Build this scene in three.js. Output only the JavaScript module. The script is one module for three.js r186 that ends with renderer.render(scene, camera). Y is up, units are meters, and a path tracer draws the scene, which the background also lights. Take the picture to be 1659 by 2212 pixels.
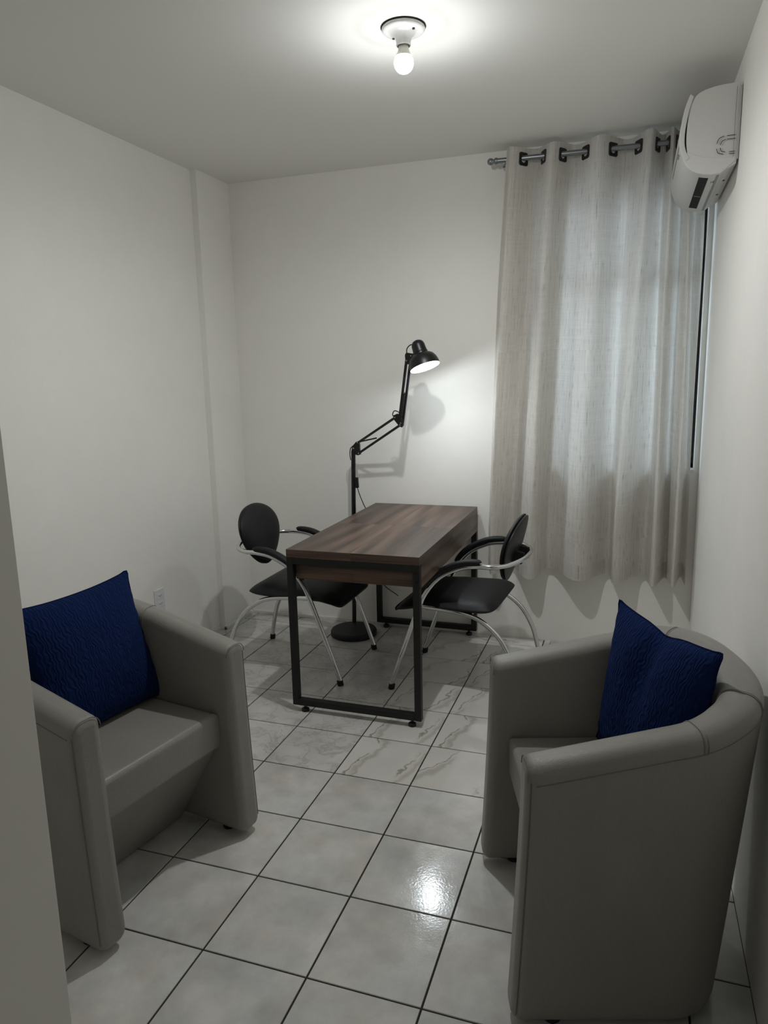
import * as THREE from 'three';
import { mergeGeometries, mergeVertices } from 'three/addons/utils/BufferGeometryUtils.js';
import { RoundedBoxGeometry } from 'three/addons/geometries/RoundedBoxGeometry.js';

// ------------------------------------------------------------------ camera, sky, exposure
const scene = new THREE.Scene();
const camera = new THREE.PerspectiveCamera(70.671, 1659 / 2212, 0.05, 60);
camera.position.set(1.0357, 1.5069, 1.4310);
camera.rotation.order = 'YXZ';
camera.rotation.set(-0.18757, 0.33208, -0.02197);
scene.background = new THREE.Color().setRGB(1.95, 2.45, 2.85);      // overcast daylight outside the window
const renderer = new THREE.WebGLRenderer({ antialias: true });
renderer.toneMapping = THREE.LinearToneMapping;
renderer.toneMappingExposure = 1.5;
renderer.shadowMap.enabled = true;

// ------------------------------------------------------------------ helpers
const V = (x, y, z) => new THREE.Vector3(x, y, z);
function rng(seed) { let a = seed >>> 0; return () => { a = (a + 0x6d2b79f5) | 0; let t = Math.imul(a ^ (a >>> 15), 1 | a); t = (t + Math.imul(t ^ (t >>> 7), 61 | t)) ^ t; return ((t ^ (t >>> 14)) >>> 0) / 4294967296; }; }
const clamp = (x, a, b) => Math.min(b, Math.max(a, x)), lerp = (a, b, t) => a + (b - a) * t;
const smooth = (a, b, x) => { const t = clamp((x - a) / (b - a), 0, 1); return t * t * (3 - 2 * t); };
function hash(x, y, s) { let h = Math.imul(x, 374761393) + Math.imul(y, 668265263) + Math.imul(s, 2147483647); h = Math.imul(h ^ (h >>> 13), 1274126177); return ((h ^ (h >>> 16)) >>> 0) / 4294967296; }
function vnoise(x, y, s, p = 0) {
  let xi = Math.floor(x), yi = Math.floor(y); const fx = x - xi, fy = y - yi, u = fx * fx * (3 - 2 * fx), v = fy * fy * (3 - 2 * fy);
  const w = (i, j) => p ? hash(((i % p) + p) % p, ((j % p) + p) % p, s) : hash(i, j, s);
  return lerp(lerp(w(xi, yi), w(xi + 1, yi), u), lerp(w(xi, yi + 1), w(xi + 1, yi + 1), u), v);
}
function fbm(x, y, s, o = 4, p = 0) { let a = 0.5, r = 0, n = 0; for (let i = 0; i < o; i++) { r += a * vnoise(x, y, s + i * 17, p); n += a; a *= 0.5; x *= 2; y *= 2; p *= 2; } return r / n; }
function tex(w, h, f, srgb = true) {
  const d = new Uint8Array(w * h * 4);
  for (let j = 0; j < h; j++) for (let i = 0; i < w; i++) { const c = f(i / w, j / h), k = (j * w + i) * 4; const a = Array.isArray(c) ? c : [c, c, c]; d[k] = clamp(a[0], 0, 255); d[k + 1] = clamp(a[1], 0, 255); d[k + 2] = clamp(a[2], 0, 255); d[k + 3] = 255; }
  const t = new THREE.DataTexture(d, w, h); t.wrapS = t.wrapT = THREE.RepeatWrapping; t.magFilter = THREE.LinearFilter; t.minFilter = THREE.LinearMipmapLinearFilter; t.generateMipmaps = true;
  if (srgb) t.colorSpace = THREE.SRGBColorSpace; t.needsUpdate = true; return t;
}
const rep = (t, x, y) => { const c = t.clone(); c.repeat.set(x, y); c.needsUpdate = true; return c; };
const std = (o) => new THREE.MeshStandardMaterial(o), phys = (o) => new THREE.MeshPhysicalMaterial(o);
const used = new Map();
function numbered(n) { const k = used.get(n) ?? 0; used.set(n, k + 1); return k ? n + '_' + String(k).padStart(3, '0') : n; }
function shadows(o) { o.castShadow = true; o.receiveShadow = true; return o; }
function mesh(name, geo, mat, parent) { const m = shadows(new THREE.Mesh(Array.isArray(geo) ? (geo.length > 1 ? mergeGeometries(geo.map((g) => plain(g))) : geo[0]) : geo, mat)); m.name = parent ? name : numbered(name); (parent ?? scene).add(m); return m; }
function plain(g) { const r = g.index ? g.toNonIndexed() : g.clone(); for (const k of Object.keys(r.attributes)) if (!['position', 'normal', 'uv'].includes(k)) r.deleteAttribute(k); return r; }
function thing(name, label, category, pos = [0, 0, 0], turn = 0, group) { const g = new THREE.Group(); g.name = numbered(name); g.position.set(...pos); g.rotation.y = turn; g.userData = { label, category }; if (group) g.userData.group = group; scene.add(g); return g; }
function struct(o, label, category) { o.userData.kind = 'structure'; if (label) { o.userData.label = label; o.userData.category = category; } return o; }
function box(x0, x1, y0, y1, z0, z1, r = 0) {
  const g = r ? new RoundedBoxGeometry(x1 - x0, y1 - y0, z1 - z0, 2, r) : new THREE.BoxGeometry(x1 - x0, y1 - y0, z1 - z0);
  g.translate((x0 + x1) / 2, (y0 + y1) / 2, (z0 + z1) / 2); return g;
}
// uv in metres, from the position, by the dominant direction of each face
function boxUV(g, s = 1, off = [0, 0]) {
  const r = g.index ? g.toNonIndexed() : g, p = r.attributes.position, n = p.count, uv = new Float32Array(n * 2), a = V(), b = V(), c = V();
  for (let i = 0; i < n; i += 3) {
    a.fromBufferAttribute(p, i); b.fromBufferAttribute(p, i + 1); c.fromBufferAttribute(p, i + 2);
    const m = b.clone().sub(a).cross(c.clone().sub(a)), ax = Math.abs(m.x), ay = Math.abs(m.y), az = Math.abs(m.z);
    [a, b, c].forEach((q, k) => { const w = ay >= ax && ay >= az ? [q.x, q.z] : ax >= az ? [q.y, q.z] : [q.x, q.y]; uv[(i + k) * 2] = w[0] * s + off[0]; uv[(i + k) * 2 + 1] = w[1] * s + off[1]; });
  }
  r.setAttribute('uv', new THREE.BufferAttribute(uv, 2)); return r;
}
// rows x columns of points -> smooth surface
function grid(rows, cols, f, closeCols = false, uvf) {
  const pos = [], uv = [], idx = [];
  for (let j = 0; j <= rows; j++) for (let i = 0; i <= cols; i++) { const q = f(i / cols, j / rows, i, j); pos.push(q.x, q.y, q.z); const w = uvf ? uvf(i / cols, j / rows, q) : [i / cols, j / rows]; uv.push(w[0], w[1]); }
  for (let j = 0; j < rows; j++) for (let i = 0; i < cols; i++) { const a = j * (cols + 1) + i, b = a + 1, c = a + cols + 1, d = c + 1; idx.push(a, b, d, a, d, c); }
  const g = new THREE.BufferGeometry(); g.setAttribute('position', new THREE.Float32BufferAttribute(pos, 3)); g.setAttribute('uv', new THREE.Float32BufferAttribute(uv, 2)); g.setIndex(idx); g.computeVertexNormals();
  if (closeCols) { const n = g.attributes.normal, v = V(), w = V(); for (let j = 0; j <= rows; j++) { const a = j * (cols + 1), b = a + cols; v.fromBufferAttribute(n, a).add(w.fromBufferAttribute(n, b)).normalize(); n.setXYZ(a, v.x, v.y, v.z); n.setXYZ(b, v.x, v.y, v.z); } }
  return g;
}
const curve = (pts, closed = false, t = 0.5) => new THREE.CatmullRomCurve3(pts.map((p) => (p.isVector3 ? p : V(...p))), closed, 'catmullrom', t);
const tube = (pts, r, seg = 40, rad = 10, closed = false) => new THREE.TubeGeometry(pts.isCurve || pts.getPointAt ? pts : curve(pts, closed), seg, r, rad, closed);
function bar(a, b, r, seg = 12) { const A = V(...a), B = V(...b), g = new THREE.CylinderGeometry(r, r, A.distanceTo(B), seg); g.applyQuaternion(new THREE.Quaternion().setFromUnitVectors(V(0, 1, 0), B.clone().sub(A).normalize())); g.translate((A.x + B.x) / 2, (A.y + B.y) / 2, (A.z + B.z) / 2); return g; }
function rectBar(a, b, w, h, up = V(0, 0, 1)) { const A = V(...a), B = V(...b), L = A.distanceTo(B), y = B.clone().sub(A).normalize(), x = y.clone().cross(up).normalize(), z = x.clone().cross(y); const g = new THREE.BoxGeometry(w, L, h); g.applyMatrix4(new THREE.Matrix4().makeBasis(x, y, z).setPosition(A.clone().add(B).multiplyScalar(0.5))); return g; }
const lathe = (pts, seg = 40) => new THREE.LatheGeometry(pts.map((p) => new THREE.Vector2(...p)), seg);

// ------------------------------------------------------------------ sizes of the room (metres; tile grid of 0.305)
const S = 0.305, H = 2.628, XL = -1.305, XC = -1.267, ZC = -2.228, XR = 1.369, ZF = -2.565, ZB = 1.70;
const WX0 = 0.62, WX1 = 1.345, WY0 = 0.985, WY1 = 2.37;              // window opening

// ------------------------------------------------------------------ lamps' positions (their lights are in their builders)
const BULB = V(0.272, 2.455, -1.085);

// ------------------------------------------------------------------ materials of the shell
const plasterBump = tex(512, 512, (u, v) => 255 * (0.55 * fbm(u * 24, v * 24, 5, 4, 24) + 0.45 * fbm(u * 5, v * 5, 9, 3, 5)), false);
const plasterTone = tex(256, 256, (u, v) => { const n = fbm(u * 4, v * 4, 31, 4, 4); return [238 + 7 * n, 236 + 7 * n, 230 + 7 * n]; });
const wallMat = std({ name: 'white_wall_paint', map: plasterTone, roughness: 0.75, bumpMap: plasterBump, bumpScale: 0.0009 });
const ceilMat = std({ name: 'white_ceiling_paint', color: 0xf0efea, roughness: 0.9, bumpMap: plasterBump, bumpScale: 0.0006 });
const baseMat = std({ name: 'white_skirting', color: 0xe2e1dc, roughness: 0.35 });
const groutMat = std({ name: 'dark_grout', color: 0x2a2622, roughness: 0.85 });

// ------------------------------------------------------------------ room shell
const T = 0.15;
struct(mesh('ceiling', boxUV(box(XL - T, XR + T, H, H + 0.12, ZF - T, ZB + 1.4)), ceilMat));
struct(mesh('wall_left', boxUV(mergeGeometries([box(XL - T, XL, -0.06, H, ZC, ZB + 0.1), box(XL - T, XC, -0.06, H, ZF - T, ZC)].map(plain))), wallMat));
struct(mesh('wall_right', boxUV(box(XR, XR + T, -0.06, H, ZF - T, ZB + 1.4)), wallMat));
{
  const sh = new THREE.Shape([[XL - T, -0.06], [XR + T, -0.06], [XR + T, H], [XL - T, H]].map((p) => new THREE.Vector2(...p)));
  sh.holes.push(new THREE.Path([[WX0, WY0], [WX0, WY1], [WX1, WY1], [WX1, WY0]].map((p) => new THREE.Vector2(...p))));
  const g = new THREE.ExtrudeGeometry(sh, { depth: T, bevelEnabled: false }); g.translate(0, 0, ZF - T);
  struct(mesh('wall_far', boxUV(g), wallMat));
}
const DX0 = 0.80, DX1 = 1.355, DH = 2.1;                               // the doorway behind the camera
{
  const g = [box(XL - T, DX0, -0.06, H, ZB, ZB + 0.1), box(DX0, XR, DH, H, ZB, ZB + 0.1)];
  struct(mesh('wall_back', boxUV(mergeGeometries(g.map(plain))), wallMat));
  // the corridor outside the doorway
  const c = [box(0.2, 0.3, -0.06, H, ZB + 0.1, ZB + 1.4), box(0.2, XR + T, -0.06, H, ZB + 1.4, ZB + 1.5)];
  struct(mesh('wall_corridor', boxUV(mergeGeometries(c.map(plain))), wallMat));
}
const bb = (x0, x1, z0, z1) => box(x0, x1, 0, 0.02, z0, z1, 0.002);
struct(mesh('baseboard_left', [bb(XL, XL + 0.012, ZC, ZB), bb(XL, XC + 0.012, ZC - 0.0, ZC + 0.012), bb(XC, XC + 0.012, ZF, ZC + 0.012)], baseMat));
struct(mesh('baseboard_far', [bb(XC, -0.3, ZF, ZF + 0.012)], baseMat));

// ------------------------------------------------------------------ floor: every ceramic tile is a piece
const floor = struct(mesh('floor', box(XL - T, XR + T, -0.06, -0.0035, ZF - T, ZB + 1.4), groutMat));
{
  const R = rng(77), NT = 512;
  const mott = (s) => tex(NT, NT, (u, v) => {
    const a = fbm(u * 2.6 + s, v * 2.6, s, 5), b = fbm(u * 5 + 9, v * 5 + s, s + 3, 4), c = fbm(u * 40, v * 40, s + 8, 2);
    const k = 208 + 52 * (a - 0.5) + 22 * (b - 0.5) + 5 * (c - 0.5), w = 8 * (fbm(u * 3 + 4, v * 3, s + 21, 4) - 0.5);
    return [k + 1 + w, k - 1, k - 6 - w];
  });
  const smoky = (s) => tex(NT, NT, (u, v) => {
    const wx = fbm(u * 3, v * 3, s, 4), wy = fbm(u * 3 + 7, v * 3, s + 2, 4);
    const q = fbm(u * 4 + 3 * wx, v * 4 + 3 * wy, s + 5, 5), vein = Math.pow(1 - Math.min(1, Math.abs(q - 0.5) * 9), 2) * fbm(u * 4, v * 4, s + 11, 3);
    const k = 208 + 34 * (wx - 0.5) - 40 * vein; return [k, k - 2, k - 6];
  });
  const veined = (s) => { const ph = R() * 3, ang = 0.35 + 0.5 * R(); return tex(NT, NT, (u, v) => {
    const w = (fbm(u * 3 + ph, v * 3, s, 5) - 0.5) * 0.34, fine = (fbm(u * 12, v * 12, s + 4, 3) - 0.5) * 0.035;
    const d = u * Math.cos(ang) + v * Math.sin(ang) * 0.5 + w + fine;
    let vein = 0; for (const [o, wd, st] of [[0.3, 0.010, 0.8], [0.37, 0.035, 0.35], [0.86, 0.014, 0.7], [0.96, 0.045, 0.3]]) vein = Math.max(vein, st * Math.exp(-Math.pow((d - o) / wd, 2)) * smooth(0.32, 0.6, fbm(u * 3.2 + 5, v * 3.2 + o * 30, s + 30, 3) + 0.08));
    const k = 219 + 16 * (fbm(u * 3, v * 3, s + 9, 4) - 0.5) - 80 * vein; return [k, k - 3 - 3 * vein, k - 9 - 8 * vein];
  }); };
  const gloss = tex(512, 512, (u, v) => 255 * (0.6 * fbm(u * 60, v * 60, 71, 3, 60) + 0.4 * fbm(u * 10, v * 10, 72, 3, 10)), false);
  const rough = tex(512, 512, (u, v) => { const n = fbm(u * 5, v * 5, 81, 5, 5); const r = 30 + 22 * smooth(0.35, 0.7, n); return [r, r, r]; }, false);
  const mk = (m) => phys({ name: 'glazed_tile', map: m, roughness: 1, roughnessMap: rough, bumpMap: gloss, bumpScale: 0.0002, specularIntensity: 0.85 });
  const A = [11, 12, 13, 14].map((s) => mk(mott(s))), B = [21, 22, 23].map((s) => mk(smoky(s))), Cm = [31, 32, 33, 34].map((s) => mk(veined(s)));
  const gap = 0.0027, ch = 0.001, th = 0.008;
  const tileGeo = (w, d, rot, ox, oz) => {          // a chamfered slab, top at y = 0
    const t = [[0, 0], [w, 0], [w, d], [0, d]], top = t.map(([x, z]) => V(clamp(x, ch, w - ch), 0, clamp(z, ch, d - ch))), mid = t.map(([x, z]) => V(x, -ch, z)), bot = t.map(([x, z]) => V(x, -th, z));
    const p = [], uv = [], tri = (...q) => q.forEach((a) => { p.push(a.x, a.y, a.z); let u = (a.x + ox) / S, v = (a.z + oz) / S; for (let k = 0; k < rot; k++) [u, v] = [v, 1 - u]; uv.push(u, v); });
    tri(top[0], top[2], top[1]); tri(top[0], top[3], top[2]);
    for (let i = 0; i < 4; i++) { const j = (i + 1) % 4; tri(top[i], top[j], mid[j]); tri(top[i], mid[j], mid[i]); tri(mid[i], mid[j], bot[j]); tri(mid[i], bot[j], bot[i]); }
    const g = new THREE.BufferGeometry(); g.setAttribute('position', new THREE.Float32BufferAttribute(p, 3)); g.setAttribute('uv', new THREE.Float32BufferAttribute(uv, 2)); g.computeVertexNormals(); return g;
  };
  const full = [0, 1, 2, 3].map((r) => tileGeo(S - 2 * gap, S - 2 * gap, r, gap, gap));
  for (let r = -9; r <= 8; r++) for (let c = -5; c <= 4; c++) {
    const x0 = Math.max(c * S + gap, XL + 0.001), x1 = Math.min((c + 1) * S - gap, XR - 0.002), z0 = Math.max(-(r + 1) * S + gap, ZF + 0.002), z1 = Math.min(-r * S - gap, ZB + 1.39);
    if (x1 - x0 < 0.01 || z1 - z0 < 0.01) continue;
    const whole = x1 - x0 > S - 2 * gap - 1e-6 && z1 - z0 > S - 2 * gap - 1e-6, k = Math.floor(R() * 4), pick = R();
    const g = whole ? full[r >= 3 && c >= 0 ? (k % 2) * 0 : k] : tileGeo(x1 - x0, z1 - z0, k, x0 - c * S, z0 + (r + 1) * S);
    const set = r >= 3 ? (c >= 0 ? Cm : B) : A, m = mesh('tile', g, set[Math.floor(pick * set.length)], floor);
    m.position.set(x0, 0, z0);
  }
}

// ------------------------------------------------------------------ window in the far wall
{
  const w = new THREE.Group(); w.name = 'window_1'; scene.add(w); struct(w);
  const fr = std({ name: 'dark_aluminium', color: 0x231f1e, roughness: 0.45, metalness: 0.3 }), gl = phys({ name: 'window_glass', color: 0xffffff, transmission: 1, roughness: 0, thickness: 0 });
  const z0 = ZF - 0.12, z1 = ZF - 0.075, f = 0.035, ym = 2.035, xm = (WX0 + WX1) / 2;
  mesh('window_frame', [box(WX0, WX1, WY0, WY0 + f, z0, z1), box(WX0, WX1, WY1 - f, WY1, z0, z1), box(WX0, WX0 + f, WY0, WY1, z0, z1), box(WX1 - f, WX1, WY0, WY1, z0, z1)], fr, w);
  mesh('transom', box(WX0 + f, WX1 - f, ym - 0.03, ym + 0.03, z0, z1, 0.004), fr, w);
  mesh('pane', box(WX0 + f, WX1 - f, ym + 0.03, WY1 - f, z0 + 0.02, z0 + 0.024), gl, w);
  mesh('pane', box(WX0 + f, WX1 - f, WY0 + f, ym - 0.03, z0 + 0.02, z0 + 0.024), gl, w);
  mesh('window_sill', box(WX0, WX1, WY0 - 0.001, WY0 + 0.012, z1, ZF + 0.012, 0.003), baseMat, w);
}

// ------------------------------------------------------------------ outside: the slab over the window and the neighbouring wall
{
  const m = std({ name: 'pale_render', color: 0xa8a5a6, roughness: 0.9 });
  struct(mesh('wall_neighbour', box(-4, 5, -3, 2.7, -4.9, -4.7), m));
  struct(mesh('roof_overhang', box(-1.6, 3.2, 2.50, 2.62, -3.2, ZF - T - 0.001), m));
}

// ------------------------------------------------------------------ curtain rod, curtain
const ROD0 = V(0.335, 2.556, -2.468), ROD1 = V(1.362, 2.548, -2.468), rodY = (x) => lerp(ROD0.y, ROD1.y, (x - ROD0.x) / (ROD1.x - ROD0.x));
{
  const m = std({ name: 'brushed_steel', color: 0x8d9093, metalness: 0.9, roughness: 0.35 });
  const r = thing('curtain_rod', 'grey metal curtain rod with ball finial above the window', 'curtain rod', [0, 0, 0]);
  mesh('rod', bar(ROD0.toArray(), ROD1.toArray(), 0.0125, 16), m, r);
  const fin = lathe([[0, 0.052], [0.009, 0.05], [0.0155, 0.042], [0.017, 0.034], [0.0145, 0.025], [0.009, 0.02], [0.012, 0.016], [0.016, 0.012], [0.016, 0.002], [0.013, 0]], 20); fin.rotateZ(Math.PI / 2); fin.translate(ROD0.x + 0.004, ROD0.y, ROD0.z);
  mesh('finial', fin, m, r);
  mesh('bracket', [bar([0.372, 2.545, ZF + 0.001], [0.372, 2.545, -2.468], 0.006, 10), bar([0.372, 2.545, ZF + 0.001], [0.372, 2.545, ZF + 0.008], 0.02, 16)], m, r);
}
{
  const KT = [0.388, 0.416, 0.530, 0.616, 0.712, 0.834, 0.962, 1.071, 1.128, 1.163, 1.205, 1.240, 1.280, 1.318];   // edge, crest, valley, crest ... at the rod
  const KB = [0.313, 0.342, 0.437, 0.551, 0.640, 0.800, 0.942, 0.992, 1.128, 1.163, 1.226, 1.268, 1.300, 1.328];   // the same at the sill
  const N = KT.length - 1, TOP = 2.604;
  const pt = (s, y) => {
    const f = clamp((TOP - y) / (TOP - 0.98), 0, 1.2), k = Math.min(N - 1, Math.floor(s * N)), t = s * N - k;
    const knot = (i) => lerp(KT[i], KB[i], Math.pow(f, 0.85)) + 0.006 * Math.sin(i * 2.1 + y * 2.3) * smooth(0.1, 0.5, f);
    const x = lerp(knot(k), knot(k + 1), t), lev = (i) => i === 0 ? 0.2 : i === N ? -0.4 : (i % 2 ? 1 : -1) * (i > 8 ? 0.85 : 1);
    const e = (1 - Math.cos(Math.PI * t)) / 2, h = lerp(lev(k), lev(k + 1), e), amp = 0.054 + 0.014 * smooth(0.15, 0.7, f);
    const wr = 0.0035 * Math.sin(s * 61 + y * 3.1) * smooth(0.05, 0.4, f) + 0.004 * (vnoise(s * 30, y * 6, 3) - 0.5) * smooth(0.1, 0.5, f);
    return V(x, y, -2.468 + amp * h + wr);
  };
  const lin = tex(1024, 1024, (u, v) => {
    const warp = vnoise(u * 340, v * 6, 3, 0), slub = Math.pow(vnoise(u * 420, v * 22, 8), 7), weft = vnoise(u * 20, v * 420, 5), band = fbm(u * 18, v * 1.2, 14, 3);
    const k = 222 + 12 * (warp - 0.5) + 8 * (weft - 0.5) + 8 * (band - 0.5) - 34 * slub; return [k + 1, k - 3, k - 10];
  });
  const wb = tex(1024, 1024, (u, v) => 255 * (0.3 * vnoise(u * 340, v * 6, 3) + 0.3 * vnoise(u * 20, v * 420, 5) + 0.4 * fbm(u * 14, v * 60, 44, 3)), false);
  const fab = phys({ name: 'linen_curtain_fabric', map: lin, roughness: 1, transmission: 0.36, thickness: 0, bumpMap: wb, bumpScale: 0.0016, specularIntensity: 0.1, side: THREE.DoubleSide });
  const cur = thing('curtain', 'pale grey linen curtain hanging in folds over the window', 'curtain', [0, 0, 0]);
  const low = (s) => 0.418 - 0.012 * Math.sin(s * N * Math.PI - Math.PI / 2) + 0.006 * Math.sin(s * 23);
  mesh('cloth', grid(150, 520, (s, v) => pt(s, lerp(TOP + 0.004 * Math.sin(s * 50), low(s), v)), false, (s, v) => [s * 1.7, v * 2.2]), fab, cur);
  mesh('hem', grid(12, 520, (s, v) => { const q = pt(s, lerp(low(s) + 0.085, low(s) - 0.002, v)); const q2 = pt(Math.min(1, s + 0.002), q.y), n = V(-(q2.z - q.z), 0, q2.x - q.x); if (s > 0.997) n.set(0, 0, 1); return q.addScaledVector(n.normalize(), 0.0014); }, false, (s, v) => [s * 1.7, 0.3 + v * 0.085]), fab, cur);
  // square black eyelets, each on the slope of the cloth where it crosses the rod
  const em = std({ name: 'black_plastic', color: 0x17171a, roughness: 0.4 });
  const sq = new THREE.Shape(), a = 0.029, rr = 0.011; sq.moveTo(-a + rr, -a); sq.lineTo(a - rr, -a); sq.quadraticCurveTo(a, -a, a, -a + rr); sq.lineTo(a, a - rr); sq.quadraticCurveTo(a, a, a - rr, a); sq.lineTo(-a + rr, a); sq.quadraticCurveTo(-a, a, -a, a - rr); sq.lineTo(-a, -a + rr); sq.quadraticCurveTo(-a, -a, -a + rr, -a);
  const ho = new THREE.Path(); ho.absellipse(0, 0, 0.0195, 0.0195, 0, Math.PI * 2); sq.holes.push(ho);
  const eg = new THREE.ExtrudeGeometry(sq, { depth: 0.005, bevelEnabled: true, bevelSize: 0.002, bevelThickness: 0.0015, bevelSegments: 2, curveSegments: 16 }); eg.translate(0, 0, -0.0025);
  for (let k = 1; k < N; k++) {
    const s = (k + 0.5) / N, y = rodY((KT[k] + KT[k + 1]) / 2) - 0.004, q = pt(s, y), d = pt(s + 0.004, y).sub(pt(s - 0.004, y)), m = mesh('eyelet', eg, em, cur);
    m.position.copy(q); m.rotation.y = Math.atan2(-d.z, d.x);
  }
}

// ------------------------------------------------------------------ door leaf beside the camera
{
  const m = std({ name: 'white_door_paint', color: 0xe4e1da, roughness: 0.45, bumpMap: rep(plasterBump, 1, 1), bumpScale: 0.0003 }), metal = std({ name: 'latch_steel', color: 0x9b9a96, metalness: 0.9, roughness: 0.3 }), dk = std({ name: 'black_screw', color: 0x1a1a1a, roughness: 0.5, metalness: 0.5 });
  const d = new THREE.Group(); d.name = 'door_1'; struct(d); scene.add(d);
  const hx = 0.815, hz = 1.672, ex = 0.632, ez = 1.05, L = Math.hypot(ex - hx, ez - hz); d.position.set(hx, 0, hz); d.rotation.y = -Math.atan2(ez - hz, ex - hx);
  mesh('door_leaf', boxUV(box(0, L, 0.008, DH - 0.01, -0.035, 0, 0.002)), m, d);
  mesh('latch_plate', box(L - 0.0005, L + 0.0015, 0.93, 1.08, -0.03, -0.008), metal, d);
  mesh('latch', box(L + 0.001, L + 0.014, 1.004, 1.022, -0.026, -0.01, 0.002), metal, d);
  mesh('knob_rose', bar([L - 0.055, 1.0, 0], [L - 0.055, 1.0, 0.008], 0.024, 24), metal, d);
  mesh('screw', bar([L + 0.001, 0.985, -0.019], [L + 0.004, 0.985, -0.019], 0.004, 10), dk, d);
  const jm = std({ name: 'door_frame_paint', color: 0xd8d6d0, roughness: 0.5 });
  struct(mesh('trim_1', [box(DX0 - 0.05, DX0, 0, DH + 0.05, ZB - 0.012, ZB + 0.112), box(DX0 - 0.05, XR - 0.001, DH, DH + 0.05, ZB - 0.012, ZB + 0.112)], jm));
}

// ------------------------------------------------------------------ ceiling lamp with its bulb
{
  const t = thing('ceiling_lamp', 'white round ceiling lamp holder with a bare glowing bulb', 'ceiling lamp', [BULB.x, 0, BULB.z]);
  t.scale.y = 0.92; t.position.y = H * 0.08;
  const por = phys({ name: 'white_porcelain', color: 0xdad9d6, roughness: 0.22, clearcoat: 0.4, clearcoatRoughness: 0.1 }), dk = std({ name: 'dark_screw', color: 0x3a3835, roughness: 0.5, metalness: 0.6 });
  mesh('gasket', lathe([[0, H], [0.0735, H], [0.0735, H - 0.003], [0, H - 0.003]], 48), std({ name: 'dark_gap_filler', color: 0x2e2e38, roughness: 0.8 }), t);
  mesh('holder', lathe([[0, H - 0.003], [0.0715, H - 0.003], [0.0715, H - 0.010], [0.069, H - 0.0135], [0.064, H - 0.017], [0.055, H - 0.019], [0.046, H - 0.0205], [0.038, H - 0.024], [0.031, H - 0.031], [0.0265, H - 0.040], [0.0245, H - 0.048], [0.0245, H - 0.058], [0.023, H - 0.062], [0.0195, H - 0.0625], [0.019, H - 0.045], [0, H - 0.045]], 48), por, t);
  for (const a of [0.5, 0.5 + Math.PI]) mesh('screw', bar([0.047 * Math.cos(a), H - 0.0185, 0.047 * Math.sin(a)], [0.047 * Math.cos(a), H - 0.0235, 0.047 * Math.sin(a)], 0.0045, 12), dk, t);
  mesh('bulb_neck', lathe([[0, H - 0.05], [0.0165, H - 0.05], [0.0165, H - 0.066], [0.0185, H - 0.077], [0.0235, H - 0.088], [0.0280, H - 0.0955], [0.0280, H - 0.0970], [0, H - 0.0970]], 40), std({ name: 'bulb_plastic', color: 0xd8d6c8, roughness: 0.4 }), t);
  const BCOL = new THREE.Color(0.965, 0.985, 1.0);
  const gl = std({ name: 'glowing_bulb', color: 0xffffff, emissive: BCOL, emissiveIntensity: 26, roughness: 0.4 });
  const P = []; const yc = H - 0.117, R = 0.0325; P.push([0.0278, H - 0.0972]); for (let k = 0; k <= 14; k++) { const a = 0.58 - k * (0.58 + Math.PI / 2) / 14; P.push([Math.max(0, R * Math.cos(a)), yc + R * Math.sin(a) * (a < 0 ? 1.1 : 1)]); }
  mesh('bulb_globe', lathe(P, 40), gl, t);
  const col = BCOL;
  const sp = new THREE.SpotLight(col, 1.9, 0, Math.PI / 2, 0.5, 2); sp.position.set(0, yc - 0.008, 0); sp.target.position.set(0, 0, 0); sp.castShadow = true; sp.shadow.radius = 1.4; sp.name = 'ceiling_bulb_light'; t.add(sp, sp.target); sp.target.name = 'ceiling_bulb_aim';
  const pl = new THREE.PointLight(col, 0.34, 0, 2); pl.position.set(0, H - 0.1074, 0); pl.castShadow = true; pl.shadow.radius = 0.5; pl.name = 'ceiling_bulb_side_light'; t.add(pl);
}

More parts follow.
